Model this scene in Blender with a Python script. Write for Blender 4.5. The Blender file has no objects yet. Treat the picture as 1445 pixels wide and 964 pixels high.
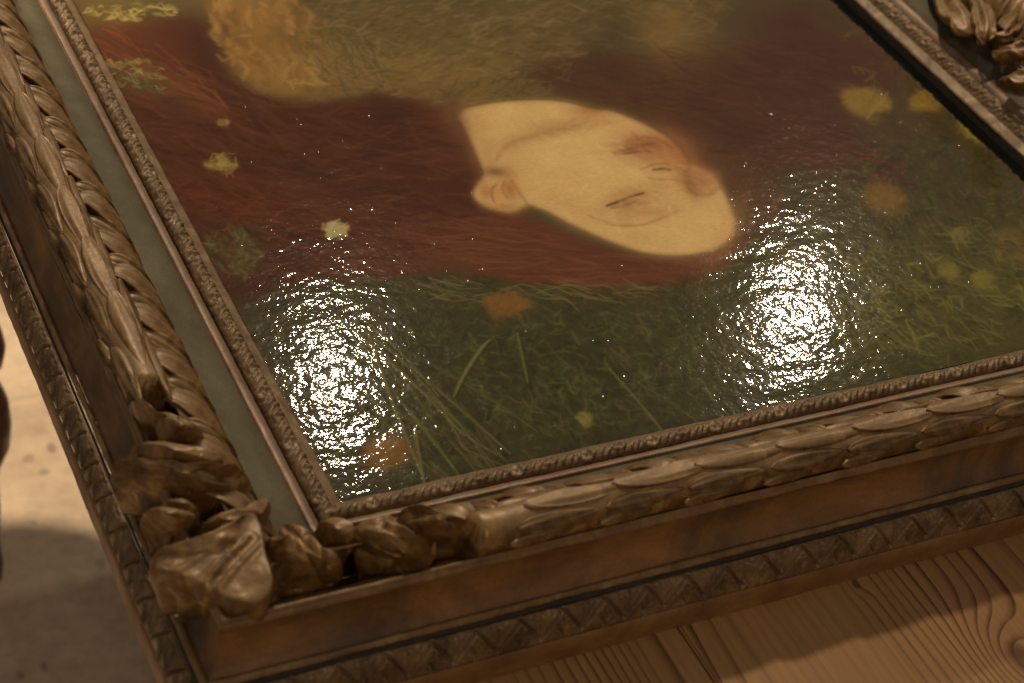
import bpy, math, random
import numpy as np
from mathutils import Vector, Matrix, noise as mnoise

scene = bpy.context.scene
COL = scene.collection
rad = math.radians

# ------------------------------------------------------------------ camera
CAM_R = np.array([[0.8939490304560576, -0.4238105221961104, 0.14573871216164547],
                  [-0.1713429494391072, -0.6236803607878789, -0.7626692607185689],
                  [0.41412163022979404, 0.6568161453887694, -0.6301553987172184]])   # rows: right, down, forward
CAM_P = np.array([-0.32215626, -0.65147136, 0.71844782])
FPX = 2644.19
cam_d = bpy.data.cameras.new('camera')
cam = bpy.data.objects.new('camera', cam_d); COL.objects.link(cam)
r_, d_, f_ = CAM_R
m = Matrix(((r_[0], -d_[0], -f_[0], CAM_P[0]), (r_[1], -d_[1], -f_[1], CAM_P[1]), (r_[2], -d_[2], -f_[2], CAM_P[2]), (0, 0, 0, 1)))
cam.matrix_world = m
cam_d.sensor_width = 36
cam_d.lens = FPX / 1445 * 36
cam_d.clip_start = 0.02; cam_d.clip_end = 60
cam_d.dof.use_dof = True
cam_d.dof.focus_distance = 1.16
cam_d.dof.aperture_fstop = 9
scene.camera = cam

# ------------------------------------------------------------------ light
scene.view_settings.view_transform = 'Standard'
scene.view_settings.look = 'None'
scene.view_settings.exposure = 0.14
scene.view_settings.gamma = 1
world = bpy.data.worlds.new('World'); scene.world = world; world.use_nodes = True
world.node_tree.nodes['Background'].inputs[0].default_value = (1.0, 0.90, 0.80, 1)
world.node_tree.nodes['Background'].inputs[1].default_value = 0.13

def lamp(name, loc, power, color, radius, spot=None, target=None):
    ld = bpy.data.lights.new(name, 'SPOT' if spot else 'POINT')
    ld.energy = power; ld.color = color; ld.shadow_soft_size = radius
    if spot: ld.spot_size = rad(spot); ld.spot_blend = 0.9
    o = bpy.data.objects.new(name, ld); COL.objects.link(o); o.location = loc
    if target is not None:
        o.rotation_euler = (Vector(target) - Vector(loc)).to_track_quat('-Z', 'Y').to_euler()
    return o
WARM = (1.0, 0.81, 0.60)
lamp('ceiling_lamp', (0.876, 1.870, 1.70), 20, WARM, 0.026)
lamp('ceiling_lamp', (1.763, 1.623, 1.53), 20, WARM, 0.026)
lamp('ceiling_lamp', (0.33, 1.20, 1.90), 66, WARM, 0.05)
lamp('fill_light', (-0.5, -2.1, 1.7), 30, (1.0, 0.74, 0.48), 0.22)  # added unseen fill behind the camera, brightens the fronts facing it
lamp('floor_lamp', (-0.434, 1.149, 0.75), 88, (1.0, 0.76, 0.52), 0.04, 58, (-0.06, 0.62, -0.77))

# ------------------------------------------------------------------ helpers
def at(px, py, z=0.0):
    """world point of the level z that the photograph shows at px, py (1445 wide)"""
    d = CAM_R.T @ np.array([(px - 722.5) / FPX, (py - 482) / FPX, 1.0])
    return CAM_P + d * ((z - CAM_P[2]) / d[2])

def link(name, me, mats, parent=None, kind=None, smooth=True):
    if not isinstance(mats, (list, tuple)): mats = [mats]
    for mm in mats:
        if mm.name not in me.materials: me.materials.append(mm)
    if smooth: me.polygons.foreach_set('use_smooth', np.ones(len(me.polygons), bool))
    o = bpy.data.objects.new(name, me); COL.objects.link(o)
    if parent: o.parent = parent
    if kind: o['kind'] = kind
    return o

def grid_mesh(name, P, flip=False, close_u=False, close_v=False):
    """P: (nu, nv, 3) array -> mesh"""
    nu, nv = P.shape[:2]
    idx = np.arange(nu * nv).reshape(nu, nv)
    if close_u: idx = np.vstack([idx, idx[:1]])
    if close_v: idx = np.hstack([idx, idx[:, :1]])
    a, b, c, d = idx[:-1, :-1], idx[1:, :-1], idx[1:, 1:], idx[:-1, 1:]
    q = np.stack([a, b, c, d], -1).reshape(-1, 4)
    if flip: q = q[:, ::-1]
    me = bpy.data.meshes.new(name)
    me.vertices.add(nu * nv); me.vertices.foreach_set('co', P.reshape(-1).astype(np.float32))
    n = len(q)
    me.loops.add(n * 4); me.loops.foreach_set('vertex_index', q.reshape(-1).astype(np.int32))
    me.polygons.add(n); me.polygons.foreach_set('loop_start', (np.arange(n) * 4).astype(np.int32))
    me.polygons.foreach_set('loop_total', np.full(n, 4, np.int32))
    me.update(calc_edges=True); me.validate()
    return me

def box_mesh(name, lo, hi, bev=0.0):
    import bmesh
    bm = bmesh.new(); bmesh.ops.create_cube(bm, size=1)
    for v in bm.verts:
        for i in range(3): v.co[i] = lo[i] if v.co[i] < 0 else hi[i]
    if bev: bmesh.ops.bevel(bm, geom=bm.edges[:], offset=bev, segments=2, affect='EDGES')
    me = bpy.data.meshes.new(name); bm.to_mesh(me); bm.free(); return me

def lathe_mesh(name, prof, n=32):
    P = np.array([[(r * math.cos(a), r * math.sin(a), z) for a in np.linspace(0, 2 * math.pi, n, endpoint=False)] for r, z in prof])
    return grid_mesh(name, P, close_v=True)

def empty(name, loc, label, cat, group=None):
    o = bpy.data.objects.new(name, None); COL.objects.link(o); o.location = loc; o.empty_display_size = .05
    o['label'] = label; o['category'] = cat
    if group: o['group'] = group
    return o

def sn(x):   # smooth value noise on arrays, 1d
    i = np.floor(x).astype(int); f = x - i; f = f * f * (3 - 2 * f)
    h = lambda k: np.modf(np.abs(np.sin(k * 127.1 + 3.7) * 43758.5453))[0]
    return (h(i) * (1 - f) + h(i + 1) * f) * 2 - 1
def sn2(x, y):
    i = np.floor(x); j = np.floor(y); fx = x - i; fy = y - j
    fx = fx * fx * (3 - 2 * fx); fy = fy * fy * (3 - 2 * fy)
    h = lambda a, b: np.modf(np.abs(np.sin(a * 127.1 + b * 311.7) * 43758.5453))[0]
    return ((h(i, j) * (1 - fx) + h(i + 1, j) * fx) * (1 - fy) + (h(i, j + 1) * (1 - fx) + h(i + 1, j + 1) * fx) * fy) * 2 - 1
def fbm2(x, y, o=3):
    s = 0; a = 1.0; t = 0
    for k in range(o):
        s = s + a * sn2(x * 2 ** k + 17.3 * k, y * 2 ** k - 9.1 * k); t += a; a *= .5
    return s / t

# ------------------------------------------------------------------ materials
def new_mat(name):
    mt = bpy.data.materials.new(name); mt.use_nodes = True
    nt = mt.node_tree; b = nt.nodes['Principled BSDF']
    return mt, nt, b
def N(nt, typ, **kw):
    n = nt.nodes.new(typ)
    for k, v in kw.items():
        if k.startswith('i_'):
            n.inputs[k[2:].replace('_', ' ')].default_value = v
        else: setattr(n, k, v)
    return n
def noise_node(nt, scale, detail=4, rough=.55, stretch=None, dist=0.0):
    tc = N(nt, 'ShaderNodeTexCoord'); mp = N(nt, 'ShaderNodeMapping')
    if stretch: mp.inputs['Scale'].default_value = stretch
    nt.links.new(tc.outputs['Object'], mp.inputs['Vector'])
    n = N(nt, 'ShaderNodeTexNoise'); n.inputs['Scale'].default_value = scale
    n.inputs['Detail'].default_value = detail; n.inputs['Roughness'].default_value = rough; n.inputs['Distortion'].default_value = dist
    nt.links.new(mp.outputs[0], n.inputs['Vector'])
    return n
def ramp(nt, fac, stops):
    r = N(nt, 'ShaderNodeValToRGB'); e = r.color_ramp.elements
    while len(e) < len(stops): e.new(0.5)
    for k, (p, c) in enumerate(stops):
        e[k].position = p; e[k].color = (*c, 1) if len(c) == 3 else c
    nt.links.new(fac, r.inputs[0]); return r
def mixc(nt, fac, a, b, mode='MIX'):
    mx = N(nt, 'ShaderNodeMix', data_type='RGBA', blend_type=mode)
    for sock, v in ((mx.inputs[0], fac), (mx.inputs[6], a), (mx.inputs[7], b)):
        if isinstance(v, (int, float)): sock.default_value = v
        elif isinstance(v, tuple): sock.default_value = (*v, 1)
        else: nt.links.new(v, sock)
    return mx.outputs[2]

def gilt(name, dark, mid, light, rough=.42, metal=.35, scale=60, stretch=(1, 1, 1), bump=.25, bscale=900, worn=None, wornamt=.3, bdist=.0004, toplit=None, toplitamt=.8):
    mt, nt, b = new_mat(name)
    n1 = noise_node(nt, scale, 6, .65, stretch, .6)
    rp = ramp(nt, n1.outputs[0], [(.30, dark), (.50, mid), (.72, light)])
    col = rp.outputs[0]
    if worn:
        n2 = noise_node(nt, scale * .45, 5, .7, stretch, 1.2)
        r2 = ramp(nt, n2.outputs[0], [(.52, (0, 0, 0)), (.66, (wornamt,) * 3)])
        col = mixc(nt, r2.outputs[0], col, worn)
    n3 = noise_node(nt, bscale, 3, .6)
    sp = ramp(nt, n3.outputs[0], [(.25, (.72,) * 3), (.6, (1.0,) * 3)])
    col = mixc(nt, 1.0, col, sp.outputs[0], 'MULTIPLY')
    b.inputs['Metallic'].default_value = metal
    if toplit:      # painted light: paler lit tops on upward-facing normals, broken up by noise
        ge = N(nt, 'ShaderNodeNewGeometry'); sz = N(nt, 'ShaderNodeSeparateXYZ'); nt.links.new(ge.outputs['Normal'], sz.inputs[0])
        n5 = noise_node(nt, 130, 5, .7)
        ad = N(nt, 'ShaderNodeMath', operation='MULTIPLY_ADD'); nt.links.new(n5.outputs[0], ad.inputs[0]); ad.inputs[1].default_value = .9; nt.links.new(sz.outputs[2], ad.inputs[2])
        dr = ramp(nt, ad.outputs[0], [(.72, (0, 0, 0)), (1.0, (toplitamt,) * 3)])
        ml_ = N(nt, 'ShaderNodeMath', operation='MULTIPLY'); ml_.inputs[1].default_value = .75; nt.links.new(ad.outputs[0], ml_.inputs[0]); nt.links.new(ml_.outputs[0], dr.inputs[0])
        col = mixc(nt, dr.outputs[0], col, toplit)
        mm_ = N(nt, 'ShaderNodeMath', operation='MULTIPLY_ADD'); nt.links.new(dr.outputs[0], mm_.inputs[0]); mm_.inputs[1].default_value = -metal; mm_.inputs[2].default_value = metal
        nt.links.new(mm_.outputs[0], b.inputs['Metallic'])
    nt.links.new(col, b.inputs['Base Color'])
    rr = ramp(nt, n1.outputs[0], [(.3, (rough + .13,) * 3), (.7, (rough - .06,) * 3)])
    nt.links.new(rr.outputs[0], b.inputs['Roughness'])
    n4 = noise_node(nt, bscale * .35, 5, .65)
    bp = N(nt, 'ShaderNodeBump'); bp.inputs['Strength'].default_value = bump; bp.inputs['Distance'].default_value = bdist * 3
    nt.links.new(n4.outputs[0], bp.inputs['Height']); nt.links.new(bp.outputs[0], b.inputs['Normal'])
    return mt

M_LEAF = gilt('aged_gilt_leaf', (.050, .024, .009), (.215, .112, .034), (.54, .325, .110), .36, .35, 75, bump=.30, worn=(.24, .095, .035), wornamt=.4, toplit=(.34, .226, .108), toplitamt=.50)
M_SIGHT = gilt('aged_gilt_sight', (.13, .080, .036), (.22, .142, .066), (.36, .245, .12), .46, .2, 70, bump=.25, worn=(.26, .13, .085), wornamt=.35)
M_STRIP = gilt('red_bole_strip', (.19, .12, .075), (.30, .20, .125), (.37, .26, .155), .45, .2, 45, (1, 1, 1), bump=.15, worn=(.36, .15, .075), wornamt=.55)
M_PANEL = gilt('grey_green_panel', (.108, .092, .054), (.132, .113, .067), (.158, .136, .083), .66, .0, 30, bump=.10, worn=(.22, .19, .12), wornamt=.25)
M_COVE = gilt('brown_cove', (.045, .024, .010), (.165, .080, .025), (.38, .175, .050), .38, .08, 11, (1, 1, 1.5), bump=.10, worn=(.070, .050, .034), wornamt=.5)
M_OUTER = gilt('dull_bronze_outer', (.080, .045, .019), (.205, .126, .054), (.36, .235, .108), .44, .2, 60, bump=.25, worn=(.20, .085, .05), wornamt=.35)
M_EDGE = gilt('ochre_side', (.15, .068, .018), (.25, .118, .034), (.34, .18, .060), .5, .05, 30, bump=.2, worn=(.13, .06, .03), wornamt=.5)
M_FILLET = gilt('gold_fillet', (.16, .085, .03), (.24, .135, .052), (.36, .225, .10), .42, .2, 70, bump=.15)
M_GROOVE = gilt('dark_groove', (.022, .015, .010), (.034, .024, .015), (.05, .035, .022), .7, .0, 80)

M_PANEL.node_tree.nodes['Principled BSDF'].inputs['Specular IOR Level'].default_value = .2

# ------------------------------------------------------------------ picture frame geometry
W, H = 0.62, 0.84
RMAX = 0.125
SIDES = ('bottom', 'left', 'right', 'top')
LEN = {'bottom': W, 'left': H, 'right': H, 'top': W}
def to_world(side, t, w, z):
    if side == 'bottom': return np.stack([t, -w, z], -1)
    if side == 'left': return np.stack([-w, t, z], -1)
    if side == 'right': return np.stack([W + w, t, z], -1)
    return np.stack([t, H + w, z], -1)
STEP = {'bottom': 1, 'left': 1, 'right': 1.8, 'top': 6}

def resample(prof, n):
    prof = np.array(prof, float)
    # smooth through Catmull-like interpolation by arc length
    s = np.r_[0, np.cumsum(np.hypot(*np.diff(prof, axis=0).T))]
    q = np.linspace(0, s[-1], n)
    return np.c_[np.interp(q, s, prof[:, 0]), np.interp(q, s, prof[:, 1])], q
def arc(cw, cz, r, a0, a1, n=12):
    return [(cw + r * math.cos(rad(a)), cz + r * math.sin(rad(a))) for a in np.linspace(a0, a1, n)]

def rail(name, side, prof, mat, parent, nw=10, dt=.01, relief=None, keep=False, zshift=None):
    prof = np.array(prof, float)
    if keep: pr, q = prof, np.r_[0, np.cumsum(np.hypot(*np.diff(prof, axis=0).T))]
    else: pr, q = resample(prof, nw)
    T = np.gradient(pr, axis=0); T /= np.linalg.norm(T, axis=1)[:, None] + 1e-12
    nrm = np.c_[-T[:, 1], T[:, 0]]         # left of travel outward = up for increasing w
    L = LEN[side]; dt = dt * STEP[side]
    nt_ = max(2, int((L + .1) / dt))
    k = np.linspace(0, 1, nt_)[:, None]
    w0 = pr[:, 0][None]; z0 = pr[:, 1][None]
    t = -w0 + (L + 2 * w0) * k
    w = np.broadcast_to(w0, t.shape).copy(); z = np.broadcast_to(z0, t.shape).copy()
    # hand-made unevenness, a fraction of a millimetre
    un = fbm2(t * 18 + hash(name + side) % 7 * 0 + len(side) * 3.1, w * 60 + len(name), 2) * .0005
    fade = np.clip(np.minimum(t + w, L + w - t) / .01, 0, 1)
    disp = un * fade
    if relief is not None: disp = disp + relief(t, np.broadcast_to(q[None] / q[-1], t.shape), side) * np.clip(fade * 3, 0, 1)
    w = w + nrm[:, 0][None] * disp; z = z + nrm[:, 1][None] * disp
    if zshift is not None: z = z + zshift(t, side)
    P = to_world(side, t, w, z)
    return link(name, grid_mesh(name, P, flip=side in ('left', 'top')), mat, parent)

frame = empty('picture_frame', (0, 0, 0), 'ornate carved antique gilt picture frame lying flat on the pine table, holding the painting', 'picture frame')

# carved relief of the sight moulding: scroll and leaf repeat
def sight_relief(t, v, side):
    per = .0435
    ph = (t / per) + (.32 if side == 'left' else 0)
    u = (ph - np.floor(ph)) - .5                     # -0.5 .. 0.5
    k = np.floor(ph)
    jit = sn(k * 1.0 + .5) * .05
    X = (u + jit) * per; Y = (v - .5) * .0135
    d1 = np.hypot(X + .010, (Y - .0008) * 1.15); d2 = np.hypot(X - .011, (Y + .0008) * 1.25)
    h = .0013 * np.cos(d1 / .0024 * math.pi) * np.exp(-(d1 / .0052) ** 2)
    h += -.0018 * np.exp(-(d1 / .0014) ** 2)
    h += .0011 * np.cos(d2 / .0022 * math.pi) * np.exp(-(d2 / .005) ** 2)
    # oblique leaf strokes with curved run
    s = X / .0044 + np.sin(Y * 380) * .5 + Y * 150
    stroke = np.abs(np.sin(s * math.pi * .9)) ** .7
    mask = 1 - np.exp(-(d1 / .005) ** 2) - np.exp(-(d2 / .0045) ** 2)
    h += (stroke - .5) * .0014 * np.clip(mask, 0, 1)
    # wave border
    h += .0003 * np.cos((t / .0109) * 2 * math.pi + 2.5 * (v - .5))
    # irregular chips and fill
    h += fbm2(t * 300, v * 5 + k, 2) * .0003
    edge = np.clip(np.minimum(v / .16, (1 - v) / .14), 0, 1); edge = edge * edge * (3 - 2 * edge)
    return h * edge * 1.05
def outer_relief(t, v, side):
    per = .0245
    ph = t / per; k = np.floor(ph); u = ph - k - .5
    X = np.abs(u) * per + sn(k + .3) * .0006; Y = v * .0225
    hp = per / 2
    def sd(x0, y0, x1, y1):
        ex, ey = x1 - x0, y1 - y0
        q = np.clip(((X - x0) * ex + (Y - y0) * ey) / (ex * ex + ey * ey), 0, 1)
        return np.hypot(X - x0 - ex * q, Y - y0 - ey * q)
    lines = [(0, .0195, hp, .0025, 1.3), (hp, .0200, hp, .0085, 1), (hp, .0200, hp - .0028, .0110, .9), (0, .0150, 0, .0035, .8), (.0010, .0035, .0040, .0030, .6)]
    h = np.zeros_like(X)
    for x0, y0, x1, y1, am in lines:
        d = sd(x0, y0, x1, y1)
        h += am * (-.0020 * np.exp(-(d / .00075) ** 2) + .0007 * np.exp(-((d - .0014) / .0007) ** 2))
    h += fbm2(t * 300, v * 5 + 3, 2) * .0002
    edge = np.clip(np.minimum(v / .08, (1 - v) / .08), 0, 1)
    return h * edge - .0002
def worn_edge(t, v, side):
    return fbm2(t * 160 + 5, v * 2, 3) * .0004

def corner_step(t, side):
    lim = {'bottom': .030, 'left': .052}.get(side)
    if lim is None: return np.zeros_like(t)
    x = np.clip((lim - t) / .008, 0, 1); return x * x * (3 - 2 * x)
def torus_relief(t, v, side): return -.0045 * corner_step(t, side)
def torus_drop(t, side): return -.024 * corner_step(t, side)
torus_c, torus_r = (.0935, .0575), .0122
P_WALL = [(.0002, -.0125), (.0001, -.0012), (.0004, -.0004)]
P_LIP = [(0, -.0012), (.0002, -.0004), (.0012, .0004), (.0045, .0020), (.0070, .0032)]
P_SIGHT = [(.0070, .0032), (.0088, .0062), (.0108, .0090), (.0132, .0106), (.0156, .0104), (.0176, .0090), (.0188, .0068), (.0190, .0058)]
P_GRV = [(.0190, .0058), (.0194, .0048), (.0206, .0058)]
P_STRIP = [(.0206, .0058), (.0212, .0085), (.0238, .0100), (.0243, .0104), (.0268, .0110), (.0272, .0105), (.0276, .0078), (.0281, .0078)]
P_PANEL = [(.0281, .0078), (.0284, .0098), (.0380, .0125), (.0475, .0150), (.0482, .0155)]
P_RIDGE = [(.0482, .0155), (.0488, .0168), (.0500, .0172), (.0514, .0160)]
P_SLOPE = [(.0514, .0160), (.0545, .0270), (.061, .0365), (.070, .0465), (.0822, .0570)]
P_TORUS = arc(torus_c[0], torus_c[1], torus_r - .0012, 205, -42, 26)
P_FIL1 = [(.1018, .0500), (.1030, .0515), (.1040, .0515), (.1046, .0500), (.1044, .0490), (.1052, .0487), (.1058, .0475), (.1056, .0460)]
P_COVE = [(.1056, .0460), (.1050, .0425), (.1050, .0380), (.1058, .0330), (.1075, .0282), (.1100, .0240), (.1130, .0210)]
P_FIL2 = [(.1130, .0210), (.1136, .0222), (.1150, .0226), (.1162, .0214), (.1164, .0196)]
P_GRV2 = [(.1164, .0196), (.1166, .0172), (.1174, .0166)]
P_OUT = [(.1174, .0166), (.1184, .0172), (.1200, .0163), (.1218, .0130), (.1230, .0085), (.1238, .0035), (.1242, -.0010), (.1238, -.0028)]
P_SIDE = [(.1238, -.0028), (.1246, -.0036), (.1248, -.010), (.1246, -.0190)]

rails = {}
for side in SIDES:
    rails[side, 'lip'] = rail('sight_lip', side, P_LIP, M_SIGHT, frame, 14, .004, worn_edge)
    rail('rebate', side, P_WALL, M_GROOVE, frame, 3, .02, keep=True)  # near-black colour put in for the shade on this inner wall
    rails[side, 'sight'] = rail('carved_sight_moulding', side, P_SIGHT, M_SIGHT, frame, 34, .0006 if side != 'top' else .002, sight_relief)
    rail('groove', side, P_GRV, M_GROOVE, frame, 4, .02, keep=True)
    rail('bole_strip', side, P_STRIP, M_STRIP, frame, 8, .004, worn_edge, keep=True)
    rail('grey_panel', side, P_PANEL, M_PANEL, frame, 8, .01, keep=True)
    rail('panel_ridge', side, P_RIDGE, M_PANEL, frame, 6, .01, keep=True)
    rails[side, 'slope'] = rail('inner_slope', side, P_SLOPE, M_OUTER, frame, 10, .006)
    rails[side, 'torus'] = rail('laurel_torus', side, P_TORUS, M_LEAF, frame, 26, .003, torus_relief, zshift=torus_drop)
    rail('upper_fillet', side, P_FIL1, M_FILLET, frame, 8, .004, worn_edge, keep=True)
    rail('cove', side, P_COVE, M_COVE, frame, 22, .004)
    rail('lower_fillet', side, P_FIL2, M_FILLET, frame, 5, .003, worn_edge, keep=True)
    rail('groove', side, P_GRV2, M_GROOVE, frame, 3, .02, keep=True)
    rails[side, 'outer'] = rail('carved_outer_band', side, P_OUT, M_OUTER, frame, 30, .0007 if side in ('left', 'bottom') else .003, outer_relief)
    rail('frame_side', side, P_SIDE, M_EDGE, frame, 8, .003, lambda t, v, s: fbm2(t * 90, v * 3, 3) * .0003, keep=True)

# ---- leaf shells
def leaf_mesh(name, cl, up, width, wprof, cup=0.0, veins=0, vamp=0.0, lobes=0, lamp_=0.0, thick=.0012, rough=.0002, nu=26, nv=15, twist=0.0, roll=0.0, seed=0, side_drop=None):
    """closed leaf-like shell round a bezier centre line (list of 3 or 4 points)"""
    cl = [np.array(c, float) for c in cl]
    u = np.linspace(0, 1, nu)
    if len(cl) == 3:
        C_ = ((1 - u) ** 2)[:, None] * cl[0] + (2 * u * (1 - u))[:, None] * cl[1] + (u ** 2)[:, None] * cl[2]
    else:
        C_ = ((1 - u) ** 3)[:, None] * cl[0] + (3 * u * (1 - u) ** 2)[:, None] * cl[1] + (3 * u * u * (1 - u))[:, None] * cl[2] + (u ** 3)[:, None] * cl[3]
    T = np.gradient(C_, axis=0); T /= np.linalg.norm(T, axis=1)[:, None]
    up = np.array(up, float)
    S = np.cross(T, up); S /= np.linalg.norm(S, axis=1)[:, None]
    Nn = np.cross(S, T)
    a = twist * u
    S, Nn = S * np.cos(a)[:, None] + Nn * np.sin(a)[:, None], Nn * np.cos(a)[:, None] - S * np.sin(a)[:, None]
    v = np.linspace(-1, 1, nv)
    vv = np.sin(v * math.pi / 2)                       # denser at the edges
    wu = width * np.array([wprof(x) for x in u])
    U, V = np.meshgrid(u, vv, indexing='ij')
    lob = 1 + lamp_ * (np.abs(np.sin(U * math.pi * lobes)) - .6) * (np.abs(V) ** 2) if lobes else 1
    off = wu[:, None] * V * lob
    hgt = -cup * wu[:, None] * V ** 2
    if veins: hgt = hgt + vamp * np.cos(V * math.pi * veins) * np.sin(np.clip(U * 1.15, 0, 1) * math.pi) ** .5
    if lobes: hgt = hgt + lamp_ * .25 * wu[:, None] * np.cos(U * 2 * math.pi * lobes) * np.abs(V) ** 1.5
    P = C_[:, None, :] + S[:, None, :] * off[..., None] + Nn[:, None, :] * hgt[..., None]
    nn = fbm2(U * 5 + seed * 3.3, V * 3 + seed, 3) * rough
    P = P + Nn[:, None, :] * nn[..., None]
    th = thick * (1 - .75 * np.abs(V) ** 3) * np.sqrt(np.clip(1 - (2 * U - 1) ** 8, .02, 1))
    Q = P - Nn[:, None, :] * th[..., None]
    ring = np.concatenate([P, Q[:, ::-1, :]], axis=1)  # closed in v
    me = grid_mesh(name, ring, close_v=True)
    # end caps
    import bmesh
    bm = bmesh.new(); bm.from_mesh(me); bm.verts.ensure_lookup_table()
    n2 = 2 * nv
    for base in (0, (nu - 1) * n2):
        vs = [bm.verts[base + k] for k in range(n2)]
        for k in range(nv - 1):
            try: bm.faces.new((vs[k], vs[k + 1], vs[n2 - 2 - k], vs[n2 - 1 - k]))
            except ValueError: pass
    bmesh.ops.recalc_face_normals(bm, faces=bm.faces[:])
    bm.to_mesh(me); bm.free()
    return me

rng = random.Random(7)
# laurel leaves wrapped on the torus: local frame x = along, y = w offset, z
def laurel_variant(phi, size, seed):
    r0 = torus_r - .0016
    nu, nv = 22, 11
    u = np.linspace(0, 1, nu); v = np.sin(np.linspace(-1, 1, nv) * math.pi / 2)
    U, V = np.meshgrid(u, v, indexing='ij')
    Lh, Wd = .064 * size, .0064 * size
    wu = Wd * 1.08 * np.sin(np.clip(U, 0, 1) ** 1.25 * math.pi) ** .50
    wu = np.where((U < .02) | (U > .98), Wd * .05, wu)
    wob = fbm2(U * 4 + seed * 2.2, V * 2 + seed, 2)
    ang = phi + (V * wu) / torus_r
    rr = r0 + .0002 + (.0022 * U ** 1.4) + .0016 * (1 - V ** 2) * np.sin(U * math.pi) ** .5 - .0012 * np.exp(-(V / .14) ** 2) * np.sin(np.clip(U * 1.1, 0, 1) * math.pi) + .0007 * np.cos(V * 10 + U * 3 + seed) * np.sin(U * math.pi) + .0007 * np.cos(V * 14 + U * 2 + seed * 2) * np.sin(U * math.pi) ** .5 + wob * .0006
    inner = r0 - .0025
    t = U * Lh
    def conv(R): return np.stack([t, torus_c[0] + R * np.sin(ang), torus_c[1] + R * np.cos(ang)], -1)
    P = conv(rr); Q = conv(np.full_like(rr, inner))
    ring = np.concatenate([P, Q[:, ::-1]], axis=1)
    return ring
leafM = {}
ROWS = [(-.15, 1.0, 0.0), (.85, .74, .5), (-1.05, .80, .55), (1.50, .5, .1)]
for ri, (phi, size, off) in enumerate(ROWS):
    for sd in range(3):
        ring = laurel_variant(phi, size, ri * 3 + sd)
        for flipx in (0, 1):
            for s_ in ('h', 'v', 'r', 't'):
                R = ring.copy()
                if flipx: R[..., 0] *= -1
                tt, ww, zz = R[..., 0], R[..., 1], R[..., 2]
                if s_ == 'h': Pw = np.stack([tt, -ww, zz], -1)
                elif s_ == 'v': Pw = np.stack([-ww, tt, zz], -1)
                elif s_ == 'r': Pw = np.stack([ww, tt, zz], -1)
                else: Pw = np.stack([tt, ww, zz], -1)
                leafM[ri, sd, flipx, s_] = Pw
meshcache = {}
def laurel(side, t, ri, sd):
    # tips run up the left and right rails and towards the corner on the bottom rail
    s_ = {'bottom': 'h', 'left': 'v', 'right': 'r', 'top': 't'}[side]
    flipx = 1 if side in ('bottom',) else 0
    key = (ri, sd, flipx, s_)
    if key not in meshcache:
        import bmesh
        me = grid_mesh('laurel_leaf', leafM[key], close_v=True)
        bm = bmesh.new(); bm.from_mesh(me); bmesh.ops.recalc_face_normals(bm, faces=bm.faces[:]); bm.to_mesh(me); bm.free()
        meshcache[key] = me
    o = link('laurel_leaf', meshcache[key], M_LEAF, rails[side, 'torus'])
    loc = {'bottom': (t, 0, 0), 'left': (0, t, 0), 'right': (W, t, 0), 'top': (t, H, 0)}[side]
    o.location = loc
    return o
for side in ('bottom', 'left', 'right', 'top'):
    L = LEN[side]; per = .0500
    t0 = {'bottom': .1198, 'left': .0100, 'right': .03, 'top': .03}[side]
    for ri, (phi, size, off) in enumerate(ROWS[:4]):
        k = -4
        while True:
            t = t0 + (k + off) * per + rng.uniform(-.0012, .0012)
            k += 1
            if t > L + .03: break
            if side == 'bottom' and t - .064 * size < .014: continue
            if side == 'left' and t < .030: continue
            if t < -.05: continue
            laurel(side, t, ri, rng.randrange(3))

# gadroon leaves on the inner slope: a broad smooth lobe and a ridged tongue per repeat
def pw(side, t, w, z):
    return to_world(side, np.array(t), np.array(w), np.array(z))
def gadroon(kind, sgn, sd, hi):
    """local: x along, y = w, z; sgn = slant direction"""
    if kind == 0:
        cl = [(.004, .0845, .0540), (.002 * sgn, .0790, .0630), (-.010 * sgn, .0575, .0515 + hi), (-.0125 * sgn, .0490, .0150)]
        return cl, .0118, (lambda u: .50 + .50 * math.sin(min(1, u * 1.05) * math.pi * .75) if u < .93 else .62), .22, 2, .0009
    cl = [(.002, .0840, .0500), (0, .0780, .0560), (-.009 * sgn, .0600, .0480 + hi * .5), (-.0120 * sgn, .0500, .0150)]
    return cl, .0088, (lambda u: .55 + .45 * math.sin(u * math.pi * .9) if u < .93 else .55), .10, 3, .0019
gadcache = {}
def add_gadroon(side, t, kind, sgn, sd):
    key = (side, kind, sgn, sd)
    if key not in gadcache:
        cl, wd, wp, cup, ve, va = gadroon(kind, sgn, sd, .004 if side == 'bottom' else 0)
        r2 = random.Random(sd * 13 + kind + 5)
        pts = [pw(side, c[0] + r2.uniform(-.0016, .0016), c[1], c[2] + r2.uniform(-.0010, .0022)) for c in cl]
        up = {'bottom': (0, .7, 1), 'left': (.7, 0, 1), 'right': (-.7, 0, 1), 'top': (0, -.7, 1)}[side]
        org = pw(side, 0, 0, 0)
        gadcache[key] = leaf_mesh('gadroon_leaf', [p for p in pts], up, wd, wp, cup, ve, va, 0, 0, .0050, .0010, 26, 17, seed=sd + kind * 5, twist=.30 * (1 if side in ('bottom', 'right') else -1) * (1 if kind else 0))
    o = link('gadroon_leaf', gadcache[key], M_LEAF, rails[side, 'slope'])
    o.location = {'bottom': (t, 0, 0), 'left': (0, t, 0), 'right': (0, t, 0), 'top': (t, 0, 0)}[side]
    return o
for side in SIDES:
    L = LEN[side]; per = {'bottom': .0405}.get(side, .0360)
    t = {'bottom': .0295, 'left': -.062, 'right': -.05, 'top': -.05}[side]
    while t < L + .06:
        add_gadroon(side, t + rng.uniform(-.001, .001), 0, 1, rng.randrange(5))
        add_gadroon(side, t + per * .5 + rng.uniform(-.0015, .0015), 1, 1, rng.randrange(5))
        t += per

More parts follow.
